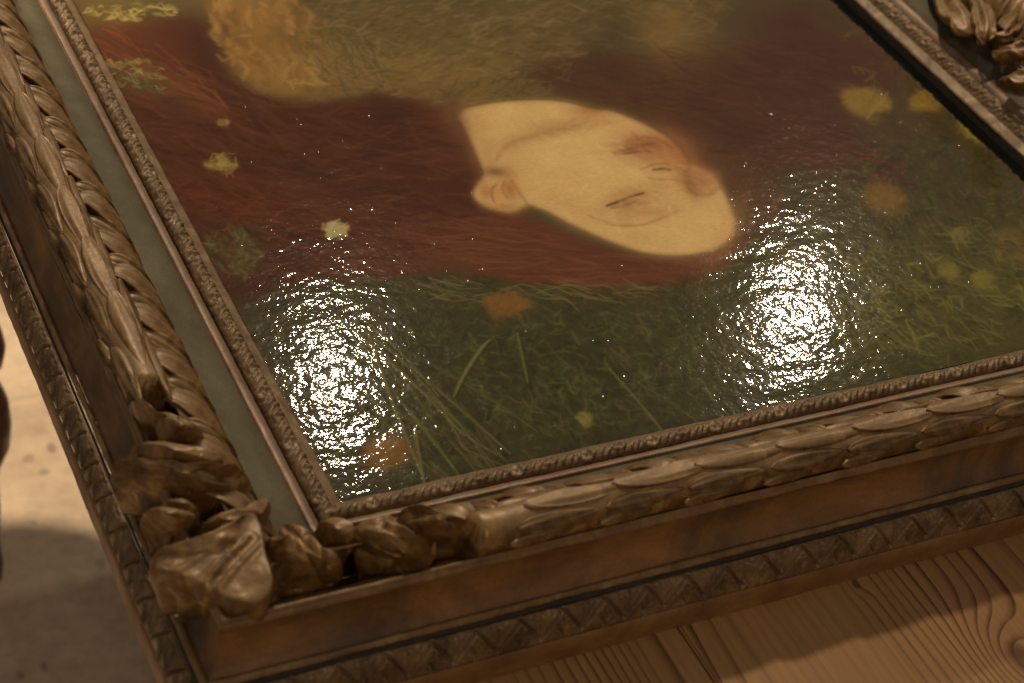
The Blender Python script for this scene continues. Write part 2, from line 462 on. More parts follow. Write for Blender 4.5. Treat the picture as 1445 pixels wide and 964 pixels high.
# ---- acanthus leaves at the corner
corner = rails['left', 'torus']
def A(px, py, z): return tuple(at(px, py, z))
def acanthus(cl, width, wprof, **kw):
    up = kw.pop('up', (0, 0, 1))
    me = leaf_mesh('acanthus_leaf', cl, up, width, wprof, nu=48, nv=33, **kw)
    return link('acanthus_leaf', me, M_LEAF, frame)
tear = lambda u: max(.06, math.sin(min(1, u * .93 + .07) * math.pi) ** .5 * (.75 + .25 * u))
fan = lambda u: (.38 + .62 * u ** .8) * (1 if u < .86 else math.sqrt(max(.02, 1 - ((u - .86) / .145) ** 2)))
blunt = lambda u: (.62 + .38 * math.sin(u * math.pi)) * (1 if u < .85 else math.sqrt(max(.03, 1 - ((u - .85) / .155) ** 2)))

def pillow(outline, centre, drop=.022, under=.006, flutes=0, famp=.0015, dome=.0012, veins=(), pits=(), rim=.0020, seed=0, name='acanthus_leaf', rough=.0008):
    """solid carved leaf: top outline (photo px + height), rounded rim, fluted and undercut flank"""
    o = np.array([at(*p) for p in outline]); c = np.array(at(*centre))
    for _ in range(2):
        q = np.roll(o, -1, 0); o = np.stack([o * .72 + q * .28, o * .28 + q * .72], 1).reshape(-1, 3)
    d = np.r_[0, np.cumsum(np.linalg.norm(np.diff(np.vstack([o, o[:1]]), axis=0), axis=1))]
    n = 110; qd = np.linspace(0, d[-1], n, endpoint=False); oc = np.vstack([o, o[:1]])
    o = np.stack([np.interp(qd, d, oc[:, k]) for k in range(3)], 1)
    th = np.linspace(0, 2 * math.pi, n, endpoint=False)
    rings = []
    R = np.linalg.norm(o[:, :2] - c[:2], axis=1)
    for s in np.r_[.02, np.linspace(.08, .80, 16), np.linspace(.84, 1, 8)]:
        P = c + (o - c) * s
        P[:, 2] = c[2] + (o[:, 2] - c[2]) * s ** 1.5 + dome * (1 - s ** 2)
        dist = (1 - s) * R
        P[:, 2] -= rim * (1 - np.sqrt(np.clip(1 - (1 - np.clip(dist / rim, 0, 1)) ** 2, 0, 1)))
        rings.append(P)
    edge = rings[-1]
    tocen = (c[:2] - edge[:, :2]) / (R[:, None] + 1e-9)
    for k, f in enumerate(np.linspace(.06, 1, 12)):
        P = edge.copy()
        bulge = .0016 * math.sin(min(1, f * 2.2) * math.pi) - under * f ** 1.4
        fl = famp * (np.abs(np.sin(th * flutes / 2)) - .5) * math.sin(f ** .7 * math.pi * .8) if flutes else 0
        P[:, :2] -= tocen * (bulge + fl)[:, None] if flutes else tocen * bulge
        P[:, 2] -= drop * f
        rings.append(P)
    P = np.array(rings)
    top = np.r_[np.ones(25), np.linspace(1, .4, 12)][:, None]
    X, Y = P[..., 0], P[..., 1]
    ns = fbm2(X * 150 + seed * 7, Y * 150 + P[..., 2] * 120, 3)
    P[..., 2] += ns * rough * top
    cr = fbm2(X * 62 + seed * 3, Y * 62 - seed, 2)
    P[..., 2] -= (.0007 * np.exp(-(cr / .06) ** 2)) * top
    P[..., 0] += fbm2(Y * 120 + seed, P[..., 2] * 200, 2) * rough * .6
    P[..., 1] += fbm2(X * 120 + seed * 2, P[..., 2] * 200 + 5, 2) * rough * .6
    def segd(a, b_):
        e = b_ - a; t = np.clip(((X - a[0]) * e[0] + (Y - a[1]) * e[1]) / (e @ e), 0, 1)
        return np.hypot(X - a[0] - e[0] * t, Y - a[1] - e[1] * t)
    for (x0, y0, x1, y1, zz, wd, am) in veins:
        dd = segd(np.array(at(x0, y0, zz))[:2], np.array(at(x1, y1, zz))[:2])
        P[:25, :, 2] += (am * np.exp(-(dd / wd) ** 2) - am * .45 * np.exp(-((dd - wd * 2.1) / wd) ** 2))[:25]
    for (x0, y0, zz, wd, am) in pits:
        p = at(x0, y0, zz); dd = np.hypot(X - p[0], Y - p[1])
        P[:25, :, 2] -= (am * np.exp(-(dd / wd) ** 2))[:25]
    me = grid_mesh(name, P, close_v=True)
    import bmesh
    bm = bmesh.new(); bm.from_mesh(me); bm.verts.ensure_lookup_table()
    bm.faces.new([bm.verts[k] for k in range(n)]); bm.faces.new([bm.verts[(len(rings) - 1) * n + k] for k in range(n)])
    bmesh.ops.recalc_face_normals(bm, faces=bm.faces[:]); bm.to_mesh(me); bm.free()
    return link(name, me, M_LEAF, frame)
# horn-shaped leaf over the left torus and the cap behind it
pillow([(222, 580, .068), (262, 588, .073), (290, 604, .064), (282, 622, .056), (255, 622, .064), (225, 606, .064)], (255, 604, .071), .020, .003, 3, veins=[(235, 590, 275, 612, .07, .0015, .001)], seed=1)
pillow([(268, 601, .066), (240, 584, .074), (210, 568, .073), (190, 562, .066), (180, 567, .057), (188, 580, .055), (212, 592, .058), (242, 604, .060), (262, 608, .060)], (222, 584, .068), .024, .009, 2, veins=[(190, 567, 262, 602, .066, .0016, .0022)], seed=2)
# long leaf with lobed front edge, top back fold first
pillow([(182, 636, .058), (186, 627, .064), (215, 622, .070), (260, 625, .074), (300, 634, .074), (320, 646, .070), (300, 655, .070), (240, 650, .068), (195, 646, .060)], (250, 638, .074), .018, .004, 2, seed=3)
pillow([(154, 660, .048), (160, 648, .054), (185, 644, .060), (230, 646, .068), (280, 650, .074), (318, 650, .074), (340, 656, .066), (352, 672, .056), (340, 684, .056), (322, 686, .062), (300, 682, .064), (270, 680, .062), (235, 674, .060), (200, 668, .056), (170, 668, .048)], (262, 664, .069), .026, .006, 13, .0042, dome=-.0012, veins=[(165, 655, 330, 662, .064, .002, .0012), (200, 664, 300, 676, .062, .0015, .001)], seed=4)
pillow([(296, 676, .058), (318, 672, .062), (330, 680, .060), (328, 696, .050), (312, 706, .044), (300, 704, .044), (292, 690, .050)], (312, 688, .058), .012, .004, 3, .002, seed=5)
# short rounded leaf
pillow([(228, 706, .060), (245, 699, .064), (266, 704, .063), (282, 716, .060), (270, 724, .060), (240, 720, .058)], (255, 711, .064), .016, .003, 0, seed=6)
pillow([(197, 730, .050), (206, 718, .057), (230, 713, .062), (260, 717, .062), (282, 728, .057), (276, 742, .054), (258, 752, .050), (232, 750, .048), (208, 744, .046)], (240, 730, .061), .018, .006, 3, .0018, dome=.003, seed=7)
pillow([(280, 744, .054), (292, 728, .060), (322, 722, .063), (352, 716, .060), (372, 700, .048), (384, 706, .046), (374, 724, .054), (350, 738, .058), (318, 748, .058), (294, 756, .050)], (325, 735, .062), .020, .004, 5, .0018, veins=[(300, 736, 362, 716, .06, .0016, .0014)], seed=8)
# broad leaf on the mitre
pillow([(211, 792, .056), (216, 776, .062), (240, 765, .066), (275, 755, .070), (305, 744, .073), (332, 728, .073), (356, 718, .067), (370, 732, .065), (371, 760, .067), (380, 790, .068), (387, 820, .066), (380, 842, .062), (358, 852, .060), (330, 848, .060), (302, 834, .060), (270, 816, .061), (240, 806, .060), (220, 802, .057)], (322, 780, .0665), .030, .006, 13, .0034, dome=-.0012, rim=.0022,
       veins=[(285, 806, 352, 744, .072, .0014, .0020), (310, 812, 364, 762, .070, .0013, .0016), (250, 786, 330, 752, .070, .0016, .0012)], seed=9)
# scrolls between
pillow([(368, 772, .052), (378, 754, .064), (398, 748, .070), (416, 756, .071), (432, 776, .068), (446, 802, .058), (444, 820, .048), (424, 828, .044), (400, 824, .044), (380, 808, .046), (370, 790, .048)], (405, 784, .064), .020, .004, 5, .002, dome=.003, pits=[(388, 776, .060, .0042, .008), (420, 800, .058, .003, .004)], veins=[(404, 760, 438, 806, .066, .0022, .002)], seed=11)
pillow([(392, 742, .050), (408, 736, .058), (436, 744, .060), (446, 766, .062), (470, 772, .062), (484, 790, .054), (478, 814, .046), (456, 822, .044), (440, 800, .054), (420, 768, .060), (400, 756, .058)], (450, 788, .060), .020, .004, 4, .002, dome=.001, pits=[(462, 796, .055, .003, .005)], veins=[(440, 764, 470, 812, .06, .002, .0018)], seed=12)
# leaves on the bottom rail
pillow([(444, 746, .042), (450, 734, .050), (472, 728, .058), (496, 733, .062), (504, 748, .060), (492, 768, .052), (470, 776, .046), (450, 766, .042)], (474, 750, .058), .020, .004, 3, .0015, dome=.002, seed=13)
pillow([(500, 740, .060), (520, 729, .065), (548, 722, .066), (562, 734, .070), (580, 750, .073), (604, 762, .071), (610, 776, .064), (600, 790, .054), (584, 780, .058), (560, 764, .064), (530, 756, .064), (506, 758, .058)], (556, 752, .068), .020, .006, 7, .0028, dome=-.0006, veins=[(520, 738, 596, 778, .068, .0018, .002), (548, 732, 606, 768, .070, .0016, .0018)], seed=14)
pillow([(500, 768, .054), (520, 760, .060), (548, 768, .060), (576, 786, .054), (604, 802, .044), (596, 814, .036), (566, 818, .032), (534, 812, .032), (512, 798, .038)], (548, 790, .052), .018, .004, 5, .002, dome=.003, veins=[(515, 770, 590, 804, .056, .002, .0016)], seed=15)
pillow([(560, 728, .050), (566, 716, .058), (588, 709, .066), (612, 712, .071), (640, 722, .073), (668, 732, .070), (688, 746, .060), (694, 760, .050), (684, 768, .048), (664, 756, .056), (636, 744, .064), (606, 740, .066), (580, 744, .058)], (622, 728, .069), .026, .010, 3, .0015, dome=-.001, veins=[(585, 716, 680, 750, .07, .002, .0022)], seed=16)
pillow([(606, 752, .048), (640, 756, .050), (672, 770, .046), (682, 784, .036), (664, 798, .028), (632, 800, .028), (608, 786, .034)], (642, 776, .040), .014, .004, 0, seed=17)

# centre cartouche leaves on the far rail
for i, (a, b, c, wd) in enumerate([((1320, -30, .02), (1352, 5, .05), (1378, 48, .035), .013), ((1372, -25, .03), (1402, 25, .060), (1390, 62, .035), .009),
                                   ((1450, 5, .03), (1425, 32, .062), (1408, 48, .040), .008), ((1460, 60, .04), (1440, 56, .056), (1402, 74, .028), .009), ((1465, 100, .04), (1442, 95, .054), (1422, 110, .025), .011)]):
    acanthus([A(*a), A(*b), A(*c)], wd, blunt, cup=.5, thick=.012, veins=2, vamp=.0016, lobes=3, lamp_=.25, rough=.0025, seed=20 + i)

# ------------------------------------------------------------------ painting
PZ = -0.0088
gx = np.arange(-.006, .6265, .00064)
gy = np.r_[np.arange(-.008, .585, .00064), np.arange(.585, H + .012, .006)]
GX, GY = np.meshgrid(gx, gy, indexing='ij')
# photograph coordinates of each point of the painting, to lay the painted shapes out on its plane
Q = np.stack([GX, GY, np.full_like(GX, PZ)], -1) - CAM_P
cx_, cy_, cz_ = [Q @ CAM_R[i] for i in range(3)]
PX = 722.5 + FPX * cx_ / cz_; PY = 482 + FPX * cy_ / cz_
del Q
def srgb(r, g, b):
    c = np.array([r, g, b]) / 255.
    return np.where(c <= .04045, c / 12.92, ((c + .055) / 1.055) ** 2.4)
img = np.zeros(GX.shape + (3,)); img[:] = srgb(80, 74, 44)
nz1 = fbm2(GX * 26, GY * 38, 4); nz2 = fbm2(GX * 75 + 9, GY * 130, 3)
WX = PX + nz1 * 9 + nz2 * 4; WY = PY + nz2 * 5 + nz1 * 6
def sdf(poly, X, Y):
    p = np.array(poly, float); n = len(p)
    dmin = np.full(X.shape, 1e9); ins = np.zeros(X.shape, bool)
    for i in range(n):
        a, b = p[i], p[(i + 1) % n]
        e = b - a; wx, wy = X - a[0], Y - a[1]
        t = np.clip((wx * e[0] + wy * e[1]) / (e @ e + 1e-9), 0, 1)
        dmin = np.minimum(dmin, (wx - e[0] * t) ** 2 + (wy - e[1] * t) ** 2)
        c = (a[1] <= Y) != (b[1] <= Y)
        if a[1] != b[1]:
            ins ^= c & (X < (b[0] - a[0]) * (Y - a[1]) / (b[1] - a[1]) + a[0])
    return np.where(ins, -np.sqrt(dmin), np.sqrt(dmin))
def chaikin(p, n=2):
    p = np.array(p, float)
    for _ in range(n):
        q = np.roll(p, -1, 0)
        p = np.stack([p * .75 + q * .25, p * .25 + q * .75], 1).reshape(-1, 2)
    return p
def fillp(poly, col, soft=6, alpha=1.0, warp=True, smooth=2):
    pp = chaikin(poly, smooth) if smooth else np.array(poly, float)
    X, Y = (WX, WY) if warp else (PX, PY)
    lo = pp.min(0) - 3 * soft - 15; hi = pp.max(0) + 3 * soft + 15
    mk = (X > lo[0]) & (X < hi[0]) & (Y > lo[1]) & (Y < hi[1])
    if not mk.any(): return
    d = sdf(pp, X[mk], Y[mk])
    a = alpha / (1 + np.exp(np.clip(d / (soft * .5), -30, 30)))
    img[mk] = img[mk] * (1 - a[:, None]) + np.array(col) * a[:, None]
def blob(x, y, rx, ry, col, alpha=1.0, ang=0.0, warp=True, p=2.0):
    X, Y = (WX, WY) if warp else (PX, PY)
    c, s = math.cos(rad(ang)), math.sin(rad(ang))
    dx, dy = X - x, Y - y
    q = (np.abs((dx * c + dy * s) / rx) ** 2 + np.abs((-dx * s + dy * c) / ry) ** 2)
    mk = q < 9
    a = alpha * np.exp(-q[mk] ** (p / 2) * .8)
    img[mk] = img[mk] * (1 - a[:, None]) + np.array(col) * a[:, None]
# broad areas
blob(650, 60, 420, 95, srgb(116, 96, 56), .95)
blob(620, -60, 520, 110, srgb(104, 90, 52), .9)
blob(560, 110, 170, 40, srgb(146, 118, 60), .7)
blob(480, 600, 300, 160, srgb(60, 52, 34), .35)
blob(760, 560, 280, 120, srgb(70, 64, 36), .6)
blob(1330, 420, 230, 130, srgb(96, 90, 44), .7)
blob(1250, 200, 200, 110, srgb(84, 68, 42), .8)
fillp([(275, -60), (300, 20), (305, 80), (345, 125), (415, 140), (470, 120), (470, 60), (425, 20), (420, -60)], srgb(146, 110, 54), 14, .92)
blob(400, 105, 45, 22, srgb(166, 128, 68), .6); blob(340, 45, 30, 45, srgb(150, 112, 56), .6)
blob(420, 50, 28, 20, srgb(110, 88, 46), .6)
# dark red robe and hair
robe = [(60, -10), (200, 20), (280, 20), (292, 60), (340, 128), (420, 148), (500, 134), (570, 135), (628, 152), (662, 186), (676, 245), (720, 300), (800, 330), (900, 365), (990, 372), (1035, 335), (1050, 345), (1010, 375), (955, 392), (862, 404), (760, 396), (640, 380), (530, 390), (440, 398), (350, 420), (230, 420)]
fillp(robe, srgb(88, 50, 30), 9)
fillp([(680, 300), (735, 300), (800, 335), (900, 368), (1000, 372), (1045, 330), (1060, 350), (1010, 380), (950, 396), (862, 406), (740, 394), (640, 380), (560, 384), (420, 380), (520, 330), (620, 300)], srgb(118, 66, 45), 10, .9)
fillp([(800, 140), (720, 105), (800, 70), (930, 75), (1100, 70), (1220, 40), (1300, 100), (1180, 175), (1290, 235), (1280, 270), (1190, 240), (1090, 235), (1050, 290), (1000, 245), (960, 200), (890, 160)], srgb(88, 54, 36), 12, .9)
blob(1120, 40, 90, 60, srgb(82, 48, 36), .8)
fillp([(930, 190), (1000, 235), (1050, 300), (1060, 340), (1110, 310), (1080, 240), (1010, 195), (950, 170)], srgb(104, 72, 48), 12, .7)
blob(300, 60, 40, 45, srgb(66, 36, 28), .8); blob(200, 60, 70, 22, srgb(104, 56, 32), .7, 20); blob(270, 130, 60, 12, srgb(140, 78, 42), .7, 35)
blob(210, 115, 62, 20, srgb(96, 84, 50), .75, 18); blob(330, 200, 100, 14, srgb(118, 62, 36), .6, 5)
blob(330, 355, 48, 34, srgb(74, 68, 40), .85); blob(610, 170, 34, 22, srgb(116, 62, 34), .7); blob(640, 230, 34, 20, srgb(112, 60, 36), .6)
blob(560, 185, 34, 40, srgb(70, 36, 26), .7); blob(150, 18, 60, 20, srgb(110, 96, 52), .7)
blob(400, 270, 150, 10, srgb(132, 62, 38), .6, 14); blob(330, 290, 90, 8, srgb(148, 62, 40), .6, 18)
blob(300, 415, 80, 18, srgb(82, 42, 30), .6)

# ---- brush strokes
cell = .00064
def stroke(pts, width, col, alpha=.7):
    """pts in photo coordinates of the painted surface; width in photo px"""
    pts = np.array(pts, float)
    d = (np.stack([(pts[:, 0] - 722.5) / FPX, (pts[:, 1] - 482) / FPX, np.ones(len(pts))], -1)) @ CAM_R
    w = CAM_P + d * ((PZ - CAM_P[2]) / d[:, 2])[:, None]
    q = (w[:, :2] - (gx[0], gy[0])) / cell
    r = max(.75, width * .45)
    i0, j0 = np.floor(q.min(0) - r * 2.5).astype(int); i1, j1 = np.ceil(q.max(0) + r * 2.5).astype(int) + 1
    i0 = max(i0, 0); j0 = max(j0, 0); i1 = min(i1, len(gx)); j1 = min(j1, len(gy))
    if i1 <= i0 or j1 <= j0: return
    I, J = np.meshgrid(np.arange(i0, i1), np.arange(j0, j1), indexing='ij')
    best = np.full(I.shape, 1e9)
    for k in range(len(q) - 1):
        a, b = q[k], q[k + 1]; e = b - a
        t = np.clip(((I - a[0]) * e[0] + (J - a[1]) * e[1]) / (e @ e + 1e-9), 0, 1)
        s = (k + t) / (len(q) - 1)
        rr = r * (.35 + .65 * np.sin(np.clip(s * .95 + .05, 0, 1) * math.pi) ** .6)
        best = np.minimum(best, ((I - a[0] - e[0] * t) ** 2 + (J - a[1] - e[1] * t) ** 2) / rr ** 2)
    a_ = alpha * np.exp(-best * .9)[..., None]
    sub = img[i0:i1, j0:j1]
    sub[:] = sub * (1 - a_) + np.array(col) * a_
R0 = random.Random(11)
def jit(c, s=.18): 
    k = 1 + R0.uniform(-s, s)
    return np.array([c[0] * k * (1 + R0.uniform(-.07, .07)), c[1] * k, c[2] * k * (1 + R0.uniform(-.1, .1))])
def scatter(n, poly, ang, dang, length, width, cols, alpha=.5, curve=.25, s=.18):
    pp = chaikin(poly, 1); lo, hi = pp.min(0), pp.max(0)
    made = 0; tries = 0
    while made < n and tries < n * 8:
        tries += 1
        x, y = R0.uniform(lo[0], hi[0]), R0.uniform(lo[1], hi[1])
        if sdf(pp, np.array([x]), np.array([y]))[0] > 0: continue
        a = rad((ang(x, y) if callable(ang) else ang) + R0.gauss(0, dang)); L = length * R0.uniform(.5, 1.4)
        dx, dy = math.cos(a) * L / 2, math.sin(a) * L / 2; cv = R0.gauss(0, curve) * L
        stroke([(x - dx, y - dy), (x - dy / L * cv * 2, y + dx / L * cv * 2), (x + dx, y + dy)], width * R0.uniform(.6, 1.4), jit(cols[R0.randrange(len(cols))], s), alpha * R0.uniform(.5, 1.1))
        made += 1
TOPP = [(410, -40), (1050, -40), (1000, 60), (820, 75), (700, 110), (640, 150), (560, 132), (430, 128), (440, 60)]
scatter(1500, TOPP, lambda x, y: -8 + (x - 700) * .03, 16, 22, 5.5, [srgb(146, 122, 74), srgb(118, 98, 54), srgb(88, 74, 42), srgb(134, 108, 60), srgb(102, 86, 48)], .42, .12)
scatter(160, [(600, 130), (720, 100), (830, 90), (760, 140), (650, 155)], -10, 20, 22, 4, [srgb(120, 100, 56), srgb(92, 76, 42)], .5)
blob(870, 50, 40, 40, srgb(72, 60, 36), .55); blob(945, 48, 38, 42, srgb(140, 110, 58), .6)
blob(430, 10, 20, 50, srgb(84, 72, 42), .7)
scatter(160, [(290, -30), (420, -30), (470, 60), (460, 130), (350, 120), (300, 60)], 60, 30, 22, 9, [srgb(162, 124, 66), srgb(136, 102, 52), srgb(118, 96, 52), srgb(176, 138, 78)], .5)
scatter(130, [(425, 30), (560, 60), (560, 130), (440, 128)], 40, 22, 34, 3.5, [srgb(148, 126, 80), srgb(104, 90, 48), srgb(90, 76, 42)], .42, .1)
flow = lambda x, y: 6 + 22 * math.exp(-((x - 280) / 110) ** 2) + (6 * math.sin(x * .02))
scatter(900, [(160, 60), (300, 100), (420, 150), (620, 150), (670, 250), (700, 300), (620, 380), (350, 410), (240, 330)], flow, 10, 62, 6.0, [srgb(104, 58, 35), srgb(76, 42, 27), srgb(118, 66, 38), srgb(62, 36, 25), srgb(94, 54, 33)], .40, .12)
scatter(90, [(220, 240), (420, 280), (560, 320), (400, 330), (260, 300)], 14, 9, 60, 4, [srgb(146, 66, 40), srgb(136, 58, 36), srgb(118, 62, 36)], .45, .14)
scatter(70, [(130, 40), (260, 80), (320, 150), (260, 130), (150, 90)], 32, 8, 60, 4, [srgb(138, 76, 42), srgb(106, 56, 34)], .5, .08)
scatter(300, [(560, 320), (720, 310), (900, 375), (1040, 350), (960, 398), (860, 404), (640, 382)], 6, 6, 80, 4, [srgb(124, 70, 48), srgb(104, 58, 40), srgb(140, 82, 54)], .4, .06)
scatter(420, [(740, 100), (960, 70), (1220, 30), (1300, 120), (1290, 260), (1100, 250), (1000, 220), (880, 150)], lambda x, y: 6 + (x - 800) * .03, 9, 60, 3.2, [srgb(76, 46, 34), srgb(104, 62, 42), srgb(96, 68, 44), srgb(88, 50, 36)], .45, .08)
scatter(120, [(1060, 160), (1290, 220), (1290, 270), (1100, 240)], 12, 6, 60, 2.6, [srgb(120, 66, 50), srgb(84, 60, 40)], .5, .06)
scatter(160, [(1060, 260), (1040, 340), (1000, 385), (1090, 340), (1120, 270)], 110, 20, 40, 3, [srgb(112, 78, 54), srgb(86, 64, 42)], .4)
LOW = [(400, 400), (640, 386), (860, 408), (1010, 392), (1100, 300), (1260, 180), (1445, 220), (1480, 490), (1100, 580), (800, 650), (500, 720), (350, 430)]
scatter(1500, LOW, lambda x, y: 20 + 40 * math.sin(x * .011 + y * .02), 24, 17, 5.2, [srgb(78, 84, 44), srgb(58, 64, 34), srgb(54, 50, 32), srgb(88, 92, 48), srgb(66, 74, 36)], .42)
scatter(2600, LOW, lambda x, y: 15 + 45 * math.sin(x * .009 + y * .023 + 1), 30, 13, 5.5, [srgb(72, 80, 42), srgb(52, 58, 32), srgb(60, 52, 34), srgb(90, 92, 48), srgb(46, 48, 28)], .38)
scatter(900, LOW, lambda x, y: 20 + 45 * math.sin(x * .012 + y * .019), 50, 9, 3.2, [srgb(108, 110, 60), srgb(92, 98, 50), srgb(122, 112, 66), srgb(72, 82, 42)], .26, .2)
scatter(520, LOW, lambda x, y: 25 + 45 * math.sin(x * .013 + y * .017), 26, 15, 3.0, [srgb(122, 122, 66), srgb(104, 110, 54), srgb(128, 116, 68), srgb(84, 98, 46)], .28, .2)
scatter(420, [(1240, 330), (1460, 300), (1460, 480), (1200, 500), (1150, 440)], 28, 14, 34, 3.4, [srgb(128, 124, 58), srgb(106, 100, 48), srgb(140, 132, 66), srgb(90, 92, 38)], .5)
scatter(260, [(640, 440), (1050, 440), (1100, 540), (760, 640), (640, 560)], 30, 40, 18, 3.6, [srgb(112, 124, 60), srgb(98, 108, 50), srgb(124, 120, 70)], .28, .2)
scatter(60, [(520, 395), (760, 400), (960, 400), (960, 420), (700, 440)], 8, 8, 44, 2.6, [srgb(124, 120, 66), srgb(130, 116, 70)], .5, .1)
# long stems
for x0, y0, x1, y1, c in [(470, 440, 690, 635, 0), (500, 455, 720, 640, 1), (480, 450, 640, 660, 0), (520, 470, 600, 680, 1), (540, 480, 760, 610, 0), (505, 470, 655, 615, 1), (560, 500, 700, 660, 0), (500, 440, 620, 560, 0), (585, 600, 600, 690, 1), (560, 560, 660, 690, 0), (860, 520, 960, 640, 1), (900, 540, 990, 600, 0), (690, 480, 640, 560, 1), (730, 470, 745, 540, 0)]:
    mx_, my_ = (x0 + x1) / 2 + R0.uniform(-10, 6), (y0 + y1) / 2 + R0.uniform(-16, 2)
    pts = [((1 - t) ** 2 * x0 + 2 * t * (1 - t) * mx_ + t * t * x1, (1 - t) ** 2 * y0 + 2 * t * (1 - t) * my_ + t * t * y1) for t in np.linspace(0, 1, 9)]
    stroke(pts, 4.2, srgb(128, 124, 66) if c else srgb(112, 114, 58), .75)
    stroke([(a + 4, b + 2) for a, b in pts], 3.5, srgb(54, 48, 30), .5)
scatter(46, [(480, 440), (700, 620), (740, 690), (560, 690)], 44, 7, 110, 2.6, [srgb(106, 108, 56), srgb(90, 84, 44), srgb(124, 116, 66)], .55, .06)
# specks of leaf on the robe
scatter(70, [(120, 10), (250, 5), (250, 22), (130, 34)], 5, 10, 12, 4, [srgb(172, 156, 84), srgb(140, 132, 66), srgb(184, 160, 92)], .6)
scatter(90, [(145, 82), (225, 86), (240, 130), (190, 126), (150, 104)], 14, 14, 13, 3.4, [srgb(150, 140, 84), srgb(122, 116, 66), srgb(92, 84, 50)], .6)
scatter(90, [(285, 320), (360, 320), (375, 380), (330, 392), (295, 360)], 30, 40, 18, 5, [srgb(104, 100, 54), srgb(78, 74, 42), srgb(124, 112, 58)], .5)
scatter(30, [(1180, 10), (1300, 90), (1290, 130), (1190, 110)], 20, 30, 16, 4, [srgb(116, 100, 58), srgb(96, 78, 46)], .5)
# blossoms
def blossom(poly, base, hi, soft=3):
    fillp(poly, base, soft, .95, True, 2)
    p = np.array(poly, float); c = p.mean(0); s = (p.max(0) - p.min(0)) / 2
    scatter(26, [(c[0] - s[0] * .8, c[1] - s[1] * .7), (c[0] + s[0] * .8, c[1] - s[1] * .7), (c[0] + s[0] * .8, c[1] + s[1] * .7), (c[0] - s[0] * .8, c[1] + s[1] * .7)], 10, 50, s[0] * .7, 4, [hi, base, base * .75], .45)
blossom([(284, 231), (300, 228), (310, 229), (318, 219), (324, 229), (338, 234), (326, 240), (300, 241)], srgb(160, 136, 66), srgb(174, 152, 84), 2)
blossom([(456, 312), (470, 310), (478, 318), (493, 316), (490, 326), (478, 330), (472, 339), (460, 336), (462, 324)], srgb(186, 172, 116), srgb(204, 190, 140), 2)
blossom([(305, 172), (318, 168), (324, 174), (312, 177)], srgb(140, 116, 70), srgb(150, 126, 80), 2)
blossom([(680, 424), (700, 411), (728, 412), (748, 428), (740, 442), (718, 446), (704, 451), (694, 438)], srgb(138, 98, 46), srgb(150, 108, 52), 6)
blossom([(510, 632), (530, 618), (560, 614), (580, 632), (578, 652), (550, 660), (520, 656)], srgb(140, 102, 46), srgb(152, 112, 54), 7)
blossom([(1190, 130), (1215, 126), (1240, 128), (1260, 144), (1250, 160), (1225, 166), (1194, 156)], srgb(146, 120, 56), srgb(160, 134, 66), 5)
blossom([(1284, 134), (1306, 126), (1334, 140), (1330, 152), (1300, 160), (1286, 150)], srgb(146, 118, 54), srgb(158, 128, 58), 6)
blossom([(1352, 166), (1372, 172), (1404, 192), (1400, 206), (1376, 196), (1354, 180)], srgb(146, 122, 48), srgb(156, 130, 50), 6)
blossom([(1212, 268), (1240, 258), (1272, 270), (1280, 286), (1256, 300), (1222, 292)], srgb(134, 102, 48), srgb(142, 110, 52), 7)
blossom([(1322, 374), (1338, 368), (1352, 378), (1342, 390), (1326, 388)], srgb(132, 118, 56), srgb(140, 126, 60), 4)
blossom([(1368, 386), (1392, 380), (1404, 392), (1388, 404), (1372, 400)], srgb(132, 122, 52), srgb(142, 132, 60), 5)
blossom([(1342, 328), (1358, 322), (1366, 334), (1350, 342)], srgb(120, 110, 56), srgb(130, 120, 60), 4)
blossom([(1100, 356), (1130, 350), (1140, 366), (1112, 374)], srgb(108, 88, 46), srgb(118, 96, 50), 7)
blossom([(814, 588), (826, 580), (834, 592), (822, 602)], srgb(138, 128, 56), srgb(146, 136, 62), 3)
scatter(60, [(1400, 320), (1470, 320), (1470, 380), (1410, 380)], 30, 30, 22, 6, [srgb(128, 106, 52), srgb(108, 94, 46)], .5)
# head and neck, a plain painted figure
SKIN = srgb(224, 188, 124)
face = [(653, 156), (680, 149), (709, 144), (748, 142), (784, 142), (812, 147), (832, 157), (866, 158), (896, 170), (934, 188), (960, 208), (972, 232), (993, 240), (1014, 256), (1028, 284), (1039, 312), (1036, 334), (1010, 353), (966, 361), (914, 358), (880, 348), (837, 330), (799, 312), (768, 296), (745, 288), (724, 300), (698, 295), (678, 288), (667, 274), (676, 259), (684, 248), (672, 224), (661, 196), (645, 168)]
fillp(face, SKIN, 4, 1.0, False, 2)
F = lambda *a, **k: blob(*a, warp=False, **k)
F(665, 165, 26, 24, srgb(196, 150, 88), alpha=.35)
F(690, 225, 12, 34, srgb(190, 140, 82), alpha=.45, ang=-15)
F(720, 205, 14, 24, srgb(196, 152, 92), alpha=.35, ang=35)
F(770, 188, 54, 10, srgb(176, 132, 80), alpha=.7, ang=-14)
F(832, 160, 30, 9, srgb(184, 122, 66), alpha=.65, ang=12)
F(722, 258, 13, 28, srgb(196, 142, 82), alpha=.55, ang=-12)
F(700, 243, 18, 7, srgb(120, 80, 46), alpha=.75, ang=4)
F(960, 218, 18, 42, srgb(168, 112, 66), alpha=.85, ang=-42)
F(902, 196, 26, 14, srgb(200, 142, 84), alpha=.55, ang=25)
F(915, 214, 40, 16, srgb(180, 120, 74), alpha=.75, ang=8)
F(950, 232, 30, 12, srgb(196, 134, 80), alpha=.45, ang=30)
F(940, 262, 26, 10, srgb(214, 162, 96), alpha=.4, ang=20)
F(975, 262, 10, 20, srgb(164, 108, 64), alpha=.85, ang=-28)
F(996, 258, 20, 16, srgb(176, 128, 86), alpha=.7, ang=10)
F(1000, 250, 12, 8, srgb(206, 146, 94), alpha=.5)
